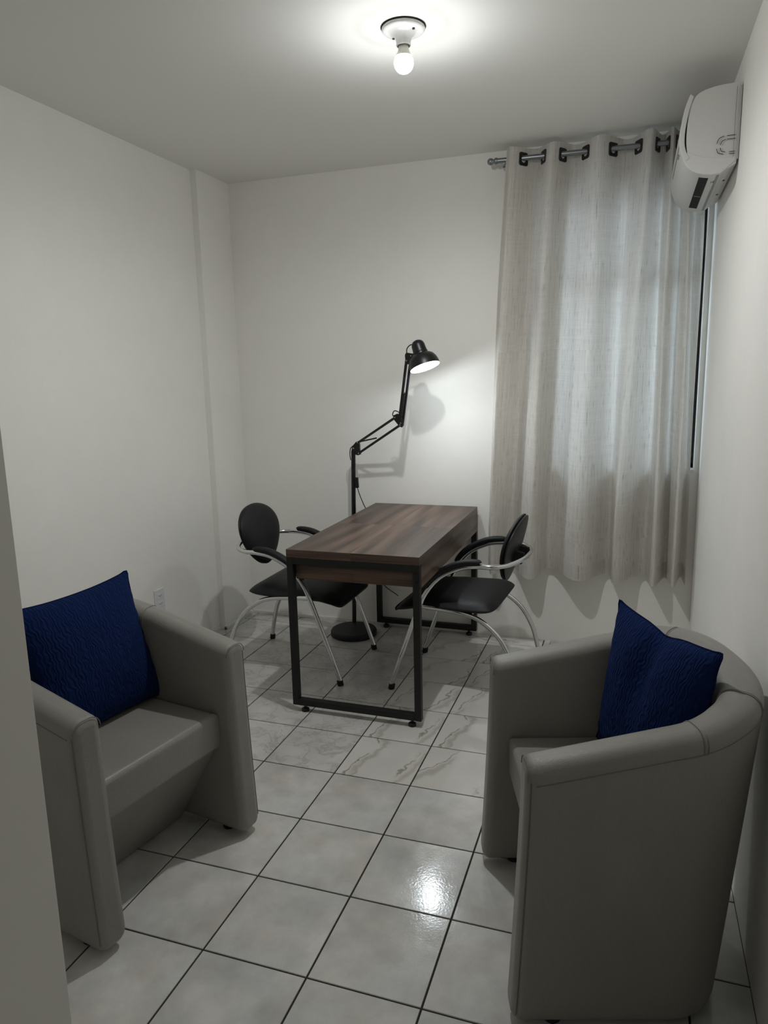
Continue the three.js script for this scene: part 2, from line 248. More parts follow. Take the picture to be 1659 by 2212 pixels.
// ------------------------------------------------------------------ air conditioner on the right wall
{
  const ac = thing('air_conditioner', 'white split air conditioner unit high on the right wall beside the curtain', 'air conditioner', [XR, 2.236, -1.70]);
  const pm = phys({ name: 'white_abs_plastic', color: 0xd7d6d2, roughness: 0.38 }), grey = std({ name: 'grey_strip', color: 0x8b8b89, roughness: 0.5 }), blk = std({ name: 'black_slot', color: 0x050506, roughness: 0.9 }), sil = std({ name: 'grey_print', color: 0x77777a, roughness: 0.6 });
  const LEN = 0.69;
  // local: x from the wall (negative into the room), y up from the bottom, z along the wall, away from the camera is negative
  const ex = (pts, z0, z1, b = 0.004) => { const g = new THREE.ExtrudeGeometry(new THREE.Shape(pts), { depth: z0 - z1 - 2 * b, bevelEnabled: true, bevelSize: b, bevelThickness: b, bevelSegments: 3 }); g.translate(0, 0, z1 + b); return boxUV(g); };
  const sp = (list, n = 8) => new THREE.SplineCurve(list.map((p) => new THREE.Vector2(...p))).getPoints(n * (list.length - 1));
  const V2 = (x, y) => new THREE.Vector2(x, y);
  const sideTop = sp([[-0.012, 0.284], [-0.09, 0.280], [-0.148, 0.262], [-0.172, 0.222], [-0.180, 0.150], [-0.178, 0.085], [-0.168, 0.046], [-0.135, 0.018], [-0.085, 0.002], [-0.045, -0.002], [-0.012, 0.014]]);
  mesh('body', ex([...sideTop, V2(-0.012, 0.284)].slice(0, -1), 0, -LEN), pm, ac);
  mesh('back_plate', ex([V2(-0.004, 0.03), V2(-0.004, 0.276), V2(-0.018, 0.276), V2(-0.018, 0.024)], -0.004, -LEN + 0.004, 0.002), pm, ac);
  // curved front panel standing a little proud of the body
  const front = [...sp([[-0.176, 0.262], [-0.192, 0.215], [-0.203, 0.150], [-0.204, 0.095], [-0.192, 0.052], [-0.180, 0.040]]), ...sp([[-0.172, 0.046], [-0.184, 0.066], [-0.192, 0.100], [-0.191, 0.150], [-0.181, 0.212], [-0.168, 0.256]])];
  mesh('front_panel', ex(front, 0.004, -LEN - 0.004, 0.003), pm, ac);
  // lower casing with the air outlet
  const lower = [...sp([[-0.190, 0.044], [-0.172, 0.014], [-0.140, -0.008], [-0.095, -0.018], [-0.060, -0.016]]), ...sp([[-0.016, 0.020], [-0.020, 0.030], [-0.085, 0.036], [-0.140, 0.048], [-0.176, 0.064]])];
  mesh('lower_casing', ex(lower, 0.002, -LEN - 0.002, 0.003), pm, ac);
  const slot = new THREE.BoxGeometry(0.034, 0.006, 0.55); slot.rotateZ(-0.22); slot.translate(-0.113, -0.0165, -0.325);
  mesh('air_outlet', slot, blk, ac);
  const vane = new THREE.BoxGeometry(0.026, 0.004, 0.006); for (const z of [-0.36]) { const g = vane.clone(); g.rotateZ(-0.22); g.translate(-0.113, -0.019, z); mesh('outlet_fin', g, grey, ac); }
  const strip = new THREE.BoxGeometry(0.010, 0.003, LEN - 0.04); strip.rotateZ(0.25); strip.translate(-0.066, -0.0195, -LEN / 2); mesh('seam_strip', strip, grey, ac);
  mesh('display_strip', box(-0.2075, -0.205, 0.088, 0.100, -0.50, -0.02), grey, ac);
  for (const [z, w] of [[-0.06, 0.014], [-0.085, 0.006], [-0.105, 0.012]]) { const g = new THREE.BoxGeometry(0.002, 0.006, w); g.rotateZ(0.25); g.translate(-0.2055, 0.073, z); mesh('display_mark', g, sil, ac); }
  for (let k = 0; k < 2; k++) { const g = new THREE.BoxGeometry(0.006, 0.0015, 0.03); g.rotateZ(-0.1); g.translate(-0.082 + k * 0.009, -0.0205, -0.12); mesh('printed_label', g, sil, ac); }
  for (const z of [-0.2, -0.45]) mesh('clip_notch', box(-0.040, -0.026, -0.003, 0.004, z - 0.004, z + 0.004), blk, ac);
  // the broken outline of the knock-out for the pipe, on the end face
  const dash = (pts) => tube(pts, 0.0011, 10, 5);
  const arcs = []; for (const o of [0, 0.012]) { const x0 = -0.078 + o, y0 = 0.045 + o * 0.6, y1 = 0.108 - o, r = 0.024 - o * 0.5, z = 0.0045;
    const P = (x, y) => [x, y, z]; arcs.push(dash([P(x0 + r, y1), P(x0 + r * 0.3, y1 - r * 0.3), P(x0, y1 - r)]), dash([P(x0, y0 + r * 0.9), P(x0 + r * 0.25, y0 + r * 0.25), P(x0 + r, y0)]), dash([P(-0.045, y1), P(-0.03, y1), P(-0.016, y1)]), dash([P(-0.035, y0), P(-0.025, y0), P(-0.016, y0)])); }
  for (const g of arcs) mesh('knockout_line', g, blk, ac);
  mesh('end_seam', tube([[-0.020, 0.272, 0.0042], [-0.0205, 0.2, 0.0042], [-0.0205, 0.11, 0.0042], [-0.020, 0.035, 0.0042]], 0.0009, 12, 5), grey, ac);
}

// ------------------------------------------------------------------ desk
const wood = (seed, rx) => tex(1024, 1024, (u, v) => {       // grain runs along v
  const bend = 0.05 * (fbm(u * 2.5, v * 0.9, seed, 3) - 0.5), x = u + bend, st = fbm(x * 26, v * 1.1, seed + 2, 4), fine = vnoise(x * 190, v * 5, seed + 4), pl = fbm(x * 5, v * 0.5, seed + 6, 3);
  const ring = 0.5 + 0.5 * Math.sin((x * 9 + 2.2 * fbm(x * 3, v * 0.8, seed + 9, 3)) * 6.28);
  const k = clamp((0.36 * st + 0.3 * pl + 0.2 * ring + 0.14 * fine - 0.5) * 1.7 + 0.5, 0, 1); return [lerp(46, 132, k) * rx, lerp(35, 107, k) * rx, lerp(31, 91, k) * rx];
});
const woodTex = wood(5, 1);
const woodMat = phys({ name: 'walnut_laminate', map: woodTex, roughness: 0.36, specularIntensity: 0.7 });
const blackSteel = std({ name: 'black_powder_coated_steel', color: 0x070708, roughness: 0.55 });
{
  const DXL = -0.386, DXR = 0.225, DZN = -1.352, DZF = -2.545, TOPY = 0.7625;
  const d = thing('desk', 'dark walnut desk with black square-tube frame legs', 'desk', [(DXL + DXR) / 2, 0, (DZN + DZF) / 2]);
  const hx = (DXR - DXL) / 2, hz = (DZN - DZF) / 2, uvAlongZ = (g) => { const r = boxUV(g); return r; };
  const uvSide = (g) => { const r = boxUV(g), uv = r.attributes.uv, p = r.attributes.position, n = r.attributes.normal; for (let i = 0; i < uv.count; i++) { if (Math.abs(n.getZ(i)) > 0.5) uv.setXY(i, p.getY(i) * 1.6, p.getX(i)); else if (Math.abs(n.getX(i)) > 0.5) uv.setXY(i, p.getY(i) * 1.6, p.getZ(i)); } return r; };
  const b = 0.03, y0 = 0.03, yt = TOPY - 0.036;
  mesh('tabletop', uvSide(box(-hx, hx, yt, TOPY, -hz, hz, 0.0015)), woodMat, d);
  const ay = 0.622;
  mesh('drawer_front', uvSide(box(hx - 0.017, hx - 0.0005, ay, yt - 0.0005, -hz + 0.002, hz - b - 0.002, 0.001)), woodMat, d);
  mesh('end_panel', uvSide(box(-hx + b, hx - 0.018, ay, yt - 0.001, hz - b - 0.019, hz - b - 0.003, 0.001)), woodMat, d);
  mesh('end_panel', uvSide(box(-hx + b, hx - 0.018, ay, yt - 0.001, -hz + b + 0.003, -hz + b + 0.019, 0.001)), woodMat, d);
  mesh('back_panel', uvSide(box(-hx + 0.002, -hx + 0.018, ay, yt - 0.001, -hz + b + 0.02, hz - b - 0.02, 0.001)), woodMat, d);
  mesh('drawer_bottom', uvSide(box(-hx + 0.019, hx - 0.019, ay + 0.004, ay + 0.016, -hz + b + 0.02, hz - b - 0.02)), woodMat, d);
  for (const s of [1, -1]) {
    const za = s > 0 ? hz - b : -hz, zb = za + b, fr = mesh('leg_frame', [box(-hx, -hx + b, y0, yt - 0.0005, za, zb, 0.002), box(hx - b, hx, y0, s > 0 ? yt - 0.0005 : ay - 0.001, za, zb, 0.002), box(-hx + b, hx - b, y0, y0 + b, za, zb, 0.002), box(-hx + b, hx - b, yt - b, yt - 0.0005, za, zb, 0.002)], blackSteel, d);
    for (const x of [-hx + 0.055, hx - 0.045]) mesh('levelling_foot', [bar([x, 0.012, za + b / 2], [x, y0 + 0.002, za + b / 2], 0.006, 10), lathe([[0, 0.016], [0.012, 0.016], [0.0175, 0.012], [0.0175, 0.001], [0.015, 0], [0, 0]], 18).translate(x, 0, za + b / 2)], blackSteel, fr);
    if (s > 0) for (const y of [0.695, 0.655]) mesh('bolt', bar([hx - 0.013, y, zb - 0.001], [hx - 0.013, y, zb + 0.0022], 0.0055, 12), std({ name: 'black_bolt', color: 0x1b1b1e, roughness: 0.35, metalness: 0.5 }), fr);
  }
}

// ------------------------------------------------------------------ floor lamp behind the desk
{
  const bm = std({ name: 'black_lamp_enamel', color: 0x0e0e10, roughness: 0.38 }), dkm = std({ name: 'black_base_paint', color: 0x141416, roughness: 0.6 }), chrome = std({ name: 'lamp_chrome', color: 0xc9c9c9, metalness: 1, roughness: 0.2 });
  const t = thing('floor_lamp', 'black articulated floor lamp on a round base behind the desk', 'floor lamp', [-0.478, 0, -2.362]);
  const L = (x, y, z) => [x + 0.478, y, z + 2.362];
  mesh('base', lathe([[0, 0.038], [0.120, 0.036], [0.131, 0.032], [0.136, 0.024], [0.136, 0.003], [0.132, 0], [0, 0]], 56), dkm, t);
  const pb = L(-0.497, 0.034, -2.42), pt = L(-0.470, 1.085, -2.42);
  mesh('pole', bar(pb, pt, 0.0125, 18), bm, t);
  mesh('pole_collar', bar(pb, [pb[0], 0.05, pb[2]], 0.0135, 18), chrome, t);
  // joints
  const J1 = V(...L(-0.452, 1.105, -2.42)), J2 = V(...L(-0.153, 1.278, -2.28)), J3 = V(...L(-0.079, 1.595, -2.26));
  const plate = (c, pts, n = V(0, 0, 1)) => { const g = new THREE.ExtrudeGeometry(new THREE.Shape(pts.map((p) => new THREE.Vector2(...p))), { depth: 0.014, bevelEnabled: true, bevelSize: 0.0015, bevelThickness: 0.0015, bevelSegments: 1 }); g.translate(c.x, c.y, c.z - 0.007); return g; };
  mesh('lower_joint', plate(J1, [[-0.028, -0.035], [0.012, -0.045], [0.026, -0.04], [0.022, -0.015], [0.022, 0.012], [0.018, 0.03], [0.004, 0.03], [-0.02, 0.005]]), bm, t);
  mesh('elbow_joint', plate(J2, [[-0.022, -0.005], [0.008, -0.042], [0.022, -0.048], [0.030, -0.038], [0.030, -0.028], [0.020, 0.012], [-0.002, 0.022], [-0.022, 0.014]]), bm, t);
  mesh('head_joint', plate(J3, [[-0.018, -0.035], [0.006, -0.035], [0.02, -0.012], [0.042, 0.004], [0.042, 0.014], [0.020, 0.016], [-0.014, 0.022], [-0.02, 0.012]]), bm, t);
  const add = (a, x, y, z = 0) => [a.x + x, a.y + y, a.z + z];
  mesh('lower_arm', [rectBar(add(J1, 0.004, 0.02, 0), add(J2, -0.014, 0.004), 0.0125, 0.010), rectBar(add(J1, 0.018, -0.033), add(J2, 0.014, -0.036), 0.0125, 0.010)], bm, t);
  mesh('upper_arm', [rectBar(add(J2, 0.012, 0.0, 0.009), add(J3, -0.012, -0.012, 0.009), 0.0125, 0.010), rectBar(add(J2, 0.024, -0.036, -0.004), add(J3, 0.006, -0.018, -0.004), 0.0125, 0.010)], bm, t);
  for (const g of [bar(add(J1, 0.016, 0.03, 0.01), add(J1.clone().lerp(J2, 0.47), 0.01, -0.022, 0.01), 0.0045, 8), bar(add(J2, 0.02, -0.02, 0.014), add(J2.clone().lerp(J3, 0.45), 0.012, -0.01, 0.014), 0.004, 8)]) mesh('spring', g, bm, t);
  for (const q of [add(J1, 0.012, 0.028, 0.009), add(J1, 0.018, -0.034, 0.009), add(J1, -0.012, -0.006, 0.009), add(J2, -0.014, 0.004, 0.009), add(J2, 0.014, -0.036, 0.009), add(J2, 0.02, -0.026, 0.014), add(J3, -0.010, -0.018, 0.014), add(J3, 0.012, 0.006, 0.009), add(J3, 0.028, 0.008, 0.009), add(J2.clone().lerp(J3, 0.45), 0.012, -0.008, 0.014)]) mesh('rivet', bar(q, [q[0], q[1], q[2] + 0.004], 0.0038, 10), chrome, t);
  // head: bell shade with a domed socket cover, tipped towards the room and a little to the right
  const C = V(...L(0.015, 1.543, -2.225)), ax = V(0.37, -1, 0.166).normalize();
  const head = new THREE.Group(); head.name = 'lamp_head'; head.position.copy(C); head.quaternion.setFromUnitVectors(V(0, -1, 0), ax); head.scale.setScalar(0.965); t.add(head);
  const out = [[0.034, 0.0725], [0.050, 0.069], [0.065, 0.058], [0.0755, 0.040], [0.0815, 0.019], [0.083, 0.0]], inn = out.map(([r, y]) => [r - 0.0022, y - 0.0015]).reverse();
  mesh('shade', lathe([[0, 0.073], ...out, [0.0835, -0.001]].reverse(), 48), bm, head);
  mesh('shade_lining', lathe([[0, 0.070], ...inn.reverse()], 48), std({ name: 'white_shade_lining', color: 0xf0efec, roughness: 0.5, side: THREE.DoubleSide }), head);
  mesh('socket_cover', lathe([[0, 0.152], [0.012, 0.1505], [0.024, 0.145], [0.0325, 0.135], [0.0362, 0.122], [0.0368, 0.105], [0.0385, 0.085], [0.040, 0.069]].reverse(), 36), bm, head);
  mesh('vent_ring', lathe([[0.0384, 0.086], [0.0405, 0.084], [0.0405, 0.080], [0.0388, 0.078]], 36), bm, head);
  const lc = new THREE.Color(0.86, 0.945, 1.0);
  mesh('lamp_bulb', new THREE.SphereGeometry(0.029, 24, 16).scale(1, 1.05, 1).translate(0, 0.010, 0), std({ name: 'glowing_lamp_bulb', color: 0xffffff, emissive: lc, emissiveIntensity: 6, roughness: 0.4 }), head);
  const pl = new THREE.PointLight(lc, 0.13, 0, 2); pl.position.set(0, -0.008, 0); pl.castShadow = true; pl.shadow.radius = 0.7; pl.name = 'floor_lamp_light'; head.add(pl);
  const sl = new THREE.SpotLight(lc, 0.36, 0, 1.3, 1, 2); sl.position.set(0, -0.006, 0); sl.target.position.set(0, -1, 0); sl.target.name = 'floor_lamp_aim'; sl.castShadow = true; sl.shadow.radius = 0.7; sl.name = 'floor_lamp_beam'; head.add(sl, sl.target);
  const top = C.clone().addScaledVector(ax, -0.118), hj = V(...add(J3, 0.03, 0.01));
  mesh('head_stem', bar(hj.toArray(), C.clone().addScaledVector(ax, -0.08).toArray(), 0.005, 10), chrome, t);
  // cords
  mesh('cord', tube([add(J3, -0.012, 0.01), add(J3, -0.012, 0.042), add(J3, 0.008, 0.062), add(J3, 0.035, 0.06), top.toArray()], 0.0028, 30, 8), bm, t);
  mesh('cord', tube([add(J2, -0.018, 0.0), add(J2, -0.03, 0.018), add(J2, -0.02, 0.038), add(J2, 0.0, 0.034), add(J2, 0.012, 0.024)], 0.0028, 24, 8), bm, t);
  mesh('cord', tube([add(J1, -0.02, 0.006, 0.004), add(J1, -0.034, -0.01, 0.004), add(J1, -0.038, -0.04, 0.004), add(J1, -0.036, -0.075, 0.0)], 0.0028, 20, 8), bm, t);
  // switch on the cable that hangs along the pole
  const sx = pt[0] + 0.022 - 0.005, sw = new RoundedBoxGeometry(0.022, 0.062, 0.018, 3, 0.006); sw.rotateZ(0.05); sw.translate(sx, 0.90, pb[2] + 0.004);
  mesh('cord_switch', sw, bm, t);
  mesh('cord', tube([[sx + 0.002, 0.875, pb[2] + 0.004], [sx + 0.014, 0.83, pb[2] + 0.0], [sx + 0.034, 0.77, pb[2] - 0.01], [sx + 0.055, 0.70, pb[2] - 0.03], [sx + 0.06, 0.55, pb[2] - 0.06], [sx + 0.10, 0.3, pb[2] - 0.09], [sx + 0.2, 0.2, pb[2] - 0.115]], 0.0026, 40, 8), bm, t);
}

// ------------------------------------------------------------------ two visitor chairs
const leatherBump = tex(512, 512, (u, v) => { const a = vnoise(u * 90, v * 90, 3, 90), b = vnoise(u * 180, v * 180, 6, 180); return 255 * (0.6 * a + 0.4 * b); }, false);
const chromeMat = std({ name: 'polished_chrome', color: 0xd6d7d8, metalness: 1, roughness: 0.13 });
const blackVinyl = phys({ name: 'black_vinyl', color: 0x131316, roughness: 0.5, bumpMap: rep(leatherBump, 3, 3), bumpScale: 0.0003, specularIntensity: 0.6 });
const rubber = std({ name: 'black_rubber', color: 0x0c0c0c, roughness: 0.8 });
function makeChair(label, pos, turn) {                // local: faces +x
  const c = thing('visitor_chair', label, 'chair', pos, turn, 'black and chrome chairs at the desk');
  const W = 0.25, tr = 0.0115;
  // front legs sweep up into the arms and meet in a hoop behind the backrest
  const half = (s) => [V(0.315, 0.022, s * W), V(0.245, 0.22, s * W), V(0.175, 0.41, s * W), V(0.130, 0.505, s * W), V(0.062, 0.585, s * W), V(-0.03, 0.635, s * W), V(-0.11, 0.650, s * W), V(-0.185, 0.652, s * (W - 0.005)), V(-0.243, 0.655, s * (W - 0.05)), V(-0.284, 0.66, s * (W - 0.14))];
  const hoop = [...half(1), V(-0.298, 0.662, 0), ...half(-1).reverse()];
  mesh('arm_hoop', tube(curve(hoop, false, 0.5), tr, 160, 14), chromeMat, c);
  for (const s of [1, -1]) {
    mesh('rear_leg', tube([[0.165, 0.432, s * (W - 0.012)], [0.05, 0.424, s * (W - 0.02)], [-0.06, 0.412, s * (W - 0.02)], [-0.135, 0.385, s * (W - 0.015)], [-0.215, 0.32, s * (W - 0.008)], [-0.272, 0.22, s * W], [-0.30, 0.12, s * W], [-0.318, 0.022, s * W]], tr, 60, 12), chromeMat, c);
    // arm pad follows the tube
    const sp = curve(half(s)), n = 26, a0 = 0.50, a1 = 0.79;
    mesh('armrest', grid(n, 20, (u, v) => { const e = v, q = sp.getPointAt(lerp(a0, a1, e)), tg = sp.getTangentAt(lerp(a0, a1, e)), up = V(0, 1, 0).addScaledVector(tg, -tg.y).normalize(), side = V(0, 0, 1); const k = Math.pow(Math.max(0, 1 - Math.pow(Math.abs(e * 2 - 1), 6)), 0.5), an = u * Math.PI * 2, cx = Math.cos(an), sy = Math.sin(an); const sg = (z, p) => Math.sign(z) * Math.pow(Math.abs(z), p);
      return q.clone().addScaledVector(up, 0.021 + 0.014 * k * sg(sy, 0.8)).addScaledVector(side, 0.023 * (0.4 + 0.6 * k) * sg(cx, 0.8) * (k > 0 ? 1 : 0)); }, true), blackVinyl, c);
    mesh('foot_cap', [bar([0.3155, 0, s * W], [0.3105, 0.026, s * W], 0.0155, 14)], rubber, c);
    mesh('foot_cap', [bar([-0.3195, 0, s * W], [-0.3165, 0.026, s * W], 0.0155, 14)], rubber, c);
  }
  mesh('seat_rail', [bar([0.13, 0.425, -W + 0.01], [0.13, 0.425, W - 0.01], 0.009, 10), bar([-0.07, 0.405, -W + 0.02], [-0.07, 0.405, W - 0.02], 0.009, 10)], chromeMat, c);
  // seat pad: rounded plan, crowned, its front edge rolling down
  const seatPt = (th, k, top) => {
    const n = 9, cx = Math.cos(th), sz = Math.sin(th), sg = (z) => Math.sign(z) * Math.pow(Math.abs(z), 2 / n);
    const x0 = 0.255 * sg(cx) * k, z0 = 0.243 * sg(sz) * k * (1 - 0.05 * sg(cx) * k), x = x0 + 0.062, roll = -0.055 * Math.pow(clamp((x - 0.12) / 0.19, 0, 1), 2), back = 0.006 * clamp((-x) / 0.2, 0, 1);
    const edge = Math.pow(k, 10), y = top ? 0.466 + 0.014 * (1 - k * k) - 0.030 * edge : 0.408 + 0.028 * edge; return V(x, y + roll * (top ? 1 : 0.75) + back, z0);
  };
  mesh('seat', mergeGeometries([grid(26, 64, (u, v) => { const k = v < 0.5 ? Math.sin(v * Math.PI) : Math.sin((1 - v) * Math.PI); return seatPt(-u * Math.PI * 2, k, v < 0.5); }, true)]), blackVinyl, c);
  // backrest: egg shape, wide above and narrow below, leaning back
  const back = new THREE.Group(); back.name = 'backrest'; back.position.set(-0.228, 0.690, 0); back.rotation.z = 0.25; c.add(back);
  const egg = (th, k) => { const y = 0.165 * Math.sin(th) * k, w = 0.186 + 0.045 * Math.sin(th) + 0.008 * Math.cos(2 * th); return [w * Math.cos(th) * k, y]; };
  mesh('back_pad', grid(22, 56, (u, v) => { const k = v < 0.5 ? Math.sin(v * Math.PI) : Math.sin((1 - v) * Math.PI), th = u * Math.PI * 2, [z, y] = egg(th, k), bow = 0.35 * z * z; return V((v < 0.5 ? 0.026 : 0.004) * Math.sqrt(Math.max(0, 1 - Math.pow(k, 5))) * (v < 0.5 ? 1 : -1) + bow, y, -z); }, true), blackVinyl, back);
  mesh('back_shell', grid(18, 56, (u, v) => { const k = (v < 0.5 ? Math.sin(v * Math.PI) : Math.sin((1 - v) * Math.PI)) * 0.985, th = u * Math.PI * 2, [z, y] = egg(th, k), bow = 0.35 * z * z; return V(-0.010 + (v < 0.5 ? 0.006 : -0.010 * Math.sqrt(Math.max(0, 1 - Math.pow(k, 6)))) + bow, y, -z); }, true), std({ name: 'black_plastic_shell', color: 0x18181b, roughness: 0.45 }), back);
  for (const z of [-0.07, 0.04]) mesh('hoop_clamp', box(-0.062, -0.012, -0.05, 0.005, z, z + 0.03, 0.004), rubber, back);
  return c;
}
makeChair('black vinyl chair with chrome arms left of the desk, beside the floor lamp', [-0.595, 0, -1.917], 0);
makeChair('black vinyl chair with chrome arms right of the desk, in front of the curtain', [0.303, 0, -1.932], Math.PI - 0.06);

// ------------------------------------------------------------------ two grey tub armchairs
const leatherTone = tex(512, 512, (u, v) => { const n = fbm(u * 5, v * 5, 61, 5, 5), m = vnoise(u * 120, v * 120, 9, 120); return [142 + 10 * (n - 0.5) + 4 * m, 139 + 10 * (n - 0.5) + 4 * m, 132 + 9 * (n - 0.5) + 4 * m]; });
const greyLeather = phys({ name: 'grey_leatherette', map: rep(leatherTone, 2, 2), roughness: 0.36, bumpMap: rep(leatherBump, 4, 4), bumpScale: 0.00035, specularIntensity: 0.7 });
const seamMat = std({ name: 'grey_stitching', color: 0x7a766f, roughness: 0.8 });
function makeArmchair(label, pos, turn) {             // local: faces +x
  const c = thing('tub_armchair', label, 'armchair', pos, turn, 'grey tub armchairs');
  const W = 0.332, TH = 0.092, XF = 0.285, XS = -0.02, Y0 = 0.018;
  const ytop = (a) => 0.672 + 0.125 * (a < 0.55 ? a / 0.55 * 0.78 : 0.78 + 0.22 * Math.sin((a - 0.55) / 0.45 * Math.PI / 2));   // a: 0 front end of an arm .. 1 middle of the back
  const sgp = (z, p) => Math.sign(z) * Math.pow(Math.abs(z), p), LS = XF - XS, LA = 0.56, LT = LS + LA;
  // outer outline at path length fraction q (0 .. 1, from the +z arm front round to the -z arm front), t = height fraction, d = distance inwards
  const out = (q, t, d) => {
    const w = W - d + 0.012 * (1 - t) * 0, xb = lerp(-0.195, -0.288, Math.pow(clamp(t, 0, 1), 0.9)) + d, s = q < 0.5 ? 1 : -1, l = (q < 0.5 ? q : 1 - q) * 2 * LT;
    if (l <= LS) return V(XF - l, 0, s * w);
    const ph = (l - LS) / LA * Math.PI / 2, n = 2.45; return V(XS + (xb - XS) * Math.pow(Math.sin(ph), 2 / n), 0, s * w * Math.pow(Math.max(0, Math.cos(ph)), 2 / n));
  };
  const arcOf = (q) => (q < 0.5 ? q : 1 - q) * 2;
  // closed rounded section in (d, y)
  const sec = (k, yt, e) => {
    const r = Math.max(0.004, 0.036 - e), rb = Math.max(0.004, 0.034 - e), x0 = e, x1 = TH - e, y0 = Y0 + e, y1 = yt - e, P = [];
    for (let i = 0; i <= 10; i++) P.push([x0, lerp(y0 + rb, y1 - r, i / 10)]);
    for (let i = 1; i <= 8; i++) { const a = i / 8 * Math.PI / 2; P.push([x0 + r - r * Math.cos(a), y1 - r + r * Math.sin(a)]); }
    for (let i = 1; i <= 3; i++) P.push([lerp(x0 + r, x1 - r, i / 3), y1]);
    for (let i = 1; i <= 8; i++) { const a = i / 8 * Math.PI / 2; P.push([x1 - r + r * Math.sin(a), y1 - r + r * Math.cos(a)]); }
    for (let i = 1; i <= 10; i++) P.push([x1, lerp(y1 - r, y0 + rb, i / 10)]);
    for (let i = 1; i <= 4; i++) { const a = i / 4 * Math.PI / 2; P.push([x1 - rb + rb * Math.cos(a), y0 + rb - rb * Math.sin(a)]); }
    for (let i = 1; i <= 4; i++) { const a = i / 4 * Math.PI / 2; P.push([lerp(x1 - rb, x0 + rb, 1) - rb * Math.sin(a), y0 + rb - rb * Math.cos(a)]); }
    P[P.length - 1] = P[0]; return P;
  };
  const M = sec(0, 0.7, 0).length - 1, stations = [];
  const ER = 0.026; for (let i = 0; i <= 6; i++) { const a = i / 6 * Math.PI / 2; stations.push([0, ER * (1 - Math.sin(a)) , ER * Math.cos(a)]); }
  stations[0][2] = ER; const NS = 96; for (let i = 1; i < NS; i++) stations.push([i / NS, 0, 0]);
  for (let i = 6; i >= 0; i--) { const a = i / 6 * Math.PI / 2; stations.push([1, ER * (1 - Math.sin(a)), ER * Math.cos(a)]); }
  // st = [q, inset, forward]
  const flare = (y) => 0.028 * Math.pow(1 - clamp(y / 0.65, 0, 1), 1.3);         // the arms step forward towards the floor
  const place = (q, d, y, fwd) => { const yt = ytop(arcOf(q)), p = out(q, y / yt, d); p.y = y; const fr = smooth(0.35, 0, arcOf(q)); p.x += fwd + flare(y) * fr; return p; };
  const shell = grid(stations.length - 1, M, (u, v, i, j) => { const [q, e, f] = stations[j], P = sec(0, ytop(arcOf(q)), e)[i]; return place(q, P[0], P[1], f); }, true, (u, v, q) => [v * 2.6, u * 1.6]);
  // close the two arm fronts
  const cap = (j, flip) => { const [q, e, f] = stations[j], P = sec(0, ytop(arcOf(q)), e).slice(0, -1), pts = P.map((p) => place(q, p[0], p[1], f)), mid = P.map((p) => place(q, TH / 2, clamp(p[1], Y0 + 0.05, ytop(arcOf(q)) - 0.05), f)), pos = [], uv = [], idx = []; pts.forEach((p) => { pos.push(p.x, p.y, p.z); uv.push(p.z, p.y); }); mid.forEach((p) => { pos.push(p.x, p.y, p.z); uv.push(p.z, p.y); }); const n = pts.length; for (let a = 0; a < n; a++) { const b = (a + 1) % n; if (flip) idx.push(a, b, n + b, a, n + b, n + a); else idx.push(b, a, n + a, b, n + a, n + b); } const g = new THREE.BufferGeometry(); g.setAttribute('position', new THREE.Float32BufferAttribute(pos, 3)); g.setAttribute('uv', new THREE.Float32BufferAttribute(uv, 2)); g.setIndex(idx); g.computeVertexNormals(); return g; };
  const body = mesh('shell', [shell, cap(0, false), cap(stations.length - 1, true)], greyLeather, c);
  body.material.side = THREE.DoubleSide;
  // seams: along the rim outside, inside, across it at the back corners and at the arm fronts, and down the fronts
  const seam = (pts, seg = 80) => mesh('seam', tube(pts, 0.0013, seg, 5), seamMat, body), line = (f, n) => Array.from({ length: n + 1 }, (_, i) => f(i / n));
  seam(line((k) => { const q = lerp(0.0, 1.0, k); return place(q, -0.0004, ytop(arcOf(q)) - 0.045, 0.004 * smooth(0.03, 0, arcOf(q))); }, 70), 140);
  for (const q of [0.2, 0.8, 0.345, 0.655]) { const P = sec(0, ytop(arcOf(q)), -0.0006); seam(P.slice(9, 31).map((p) => place(q, p[0], Math.max(p[1], ytop(arcOf(q)) - 0.045), 0)), 40); const P2 = P.slice(9, 31).map((p) => place(q + (q < 0.5 ? 0.006 : -0.006), p[0], Math.max(p[1], ytop(arcOf(q)) - 0.045), 0)); seam(P2, 40); }
  for (const q of [0, 1]) {
    const P = sec(0, ytop(0), 0.004); seam(P.slice(10, 30).map((p) => place(q, p[0], p[1] - 0.001, 0.0225)), 30);
    seam(line((k) => place(q, 0.0035, lerp(ytop(0) - 0.04, Y0 + 0.03, k), 0.0165), 10), 30);
  }
  // seat cushion block and the panel that slopes back under it
  const seatIn = W - TH - 0.001, sh = [], NB = 20; sh.push(new THREE.Vector2(0.262, seatIn)); for (let i = 0; i <= NB; i++) { const ph = i / NB * Math.PI, n = 2.45; sh.push(new THREE.Vector2(XS + (-0.27 + TH * 0.6 - XS) * Math.pow(Math.sin(ph), 2 / n), seatIn * sgp(Math.cos(ph), 2 / n))); } sh.push(new THREE.Vector2(0.262, -seatIn));
  const BV = 0.018, inset = sh.map((p) => new THREE.Vector2(p.x - (p.x > 0.2 ? BV : 0), p.y * (1 - BV / seatIn))), sg = new THREE.ExtrudeGeometry(new THREE.Shape(inset), { depth: 0.125 - 2 * BV, bevelEnabled: true, bevelSize: BV, bevelThickness: BV, bevelSegments: 5, curveSegments: 8 });
  sg.rotateX(-Math.PI / 2); sg.translate(0, 0.318 + BV, 0);
  mesh('seat', boxUV(sg), greyLeather, c);
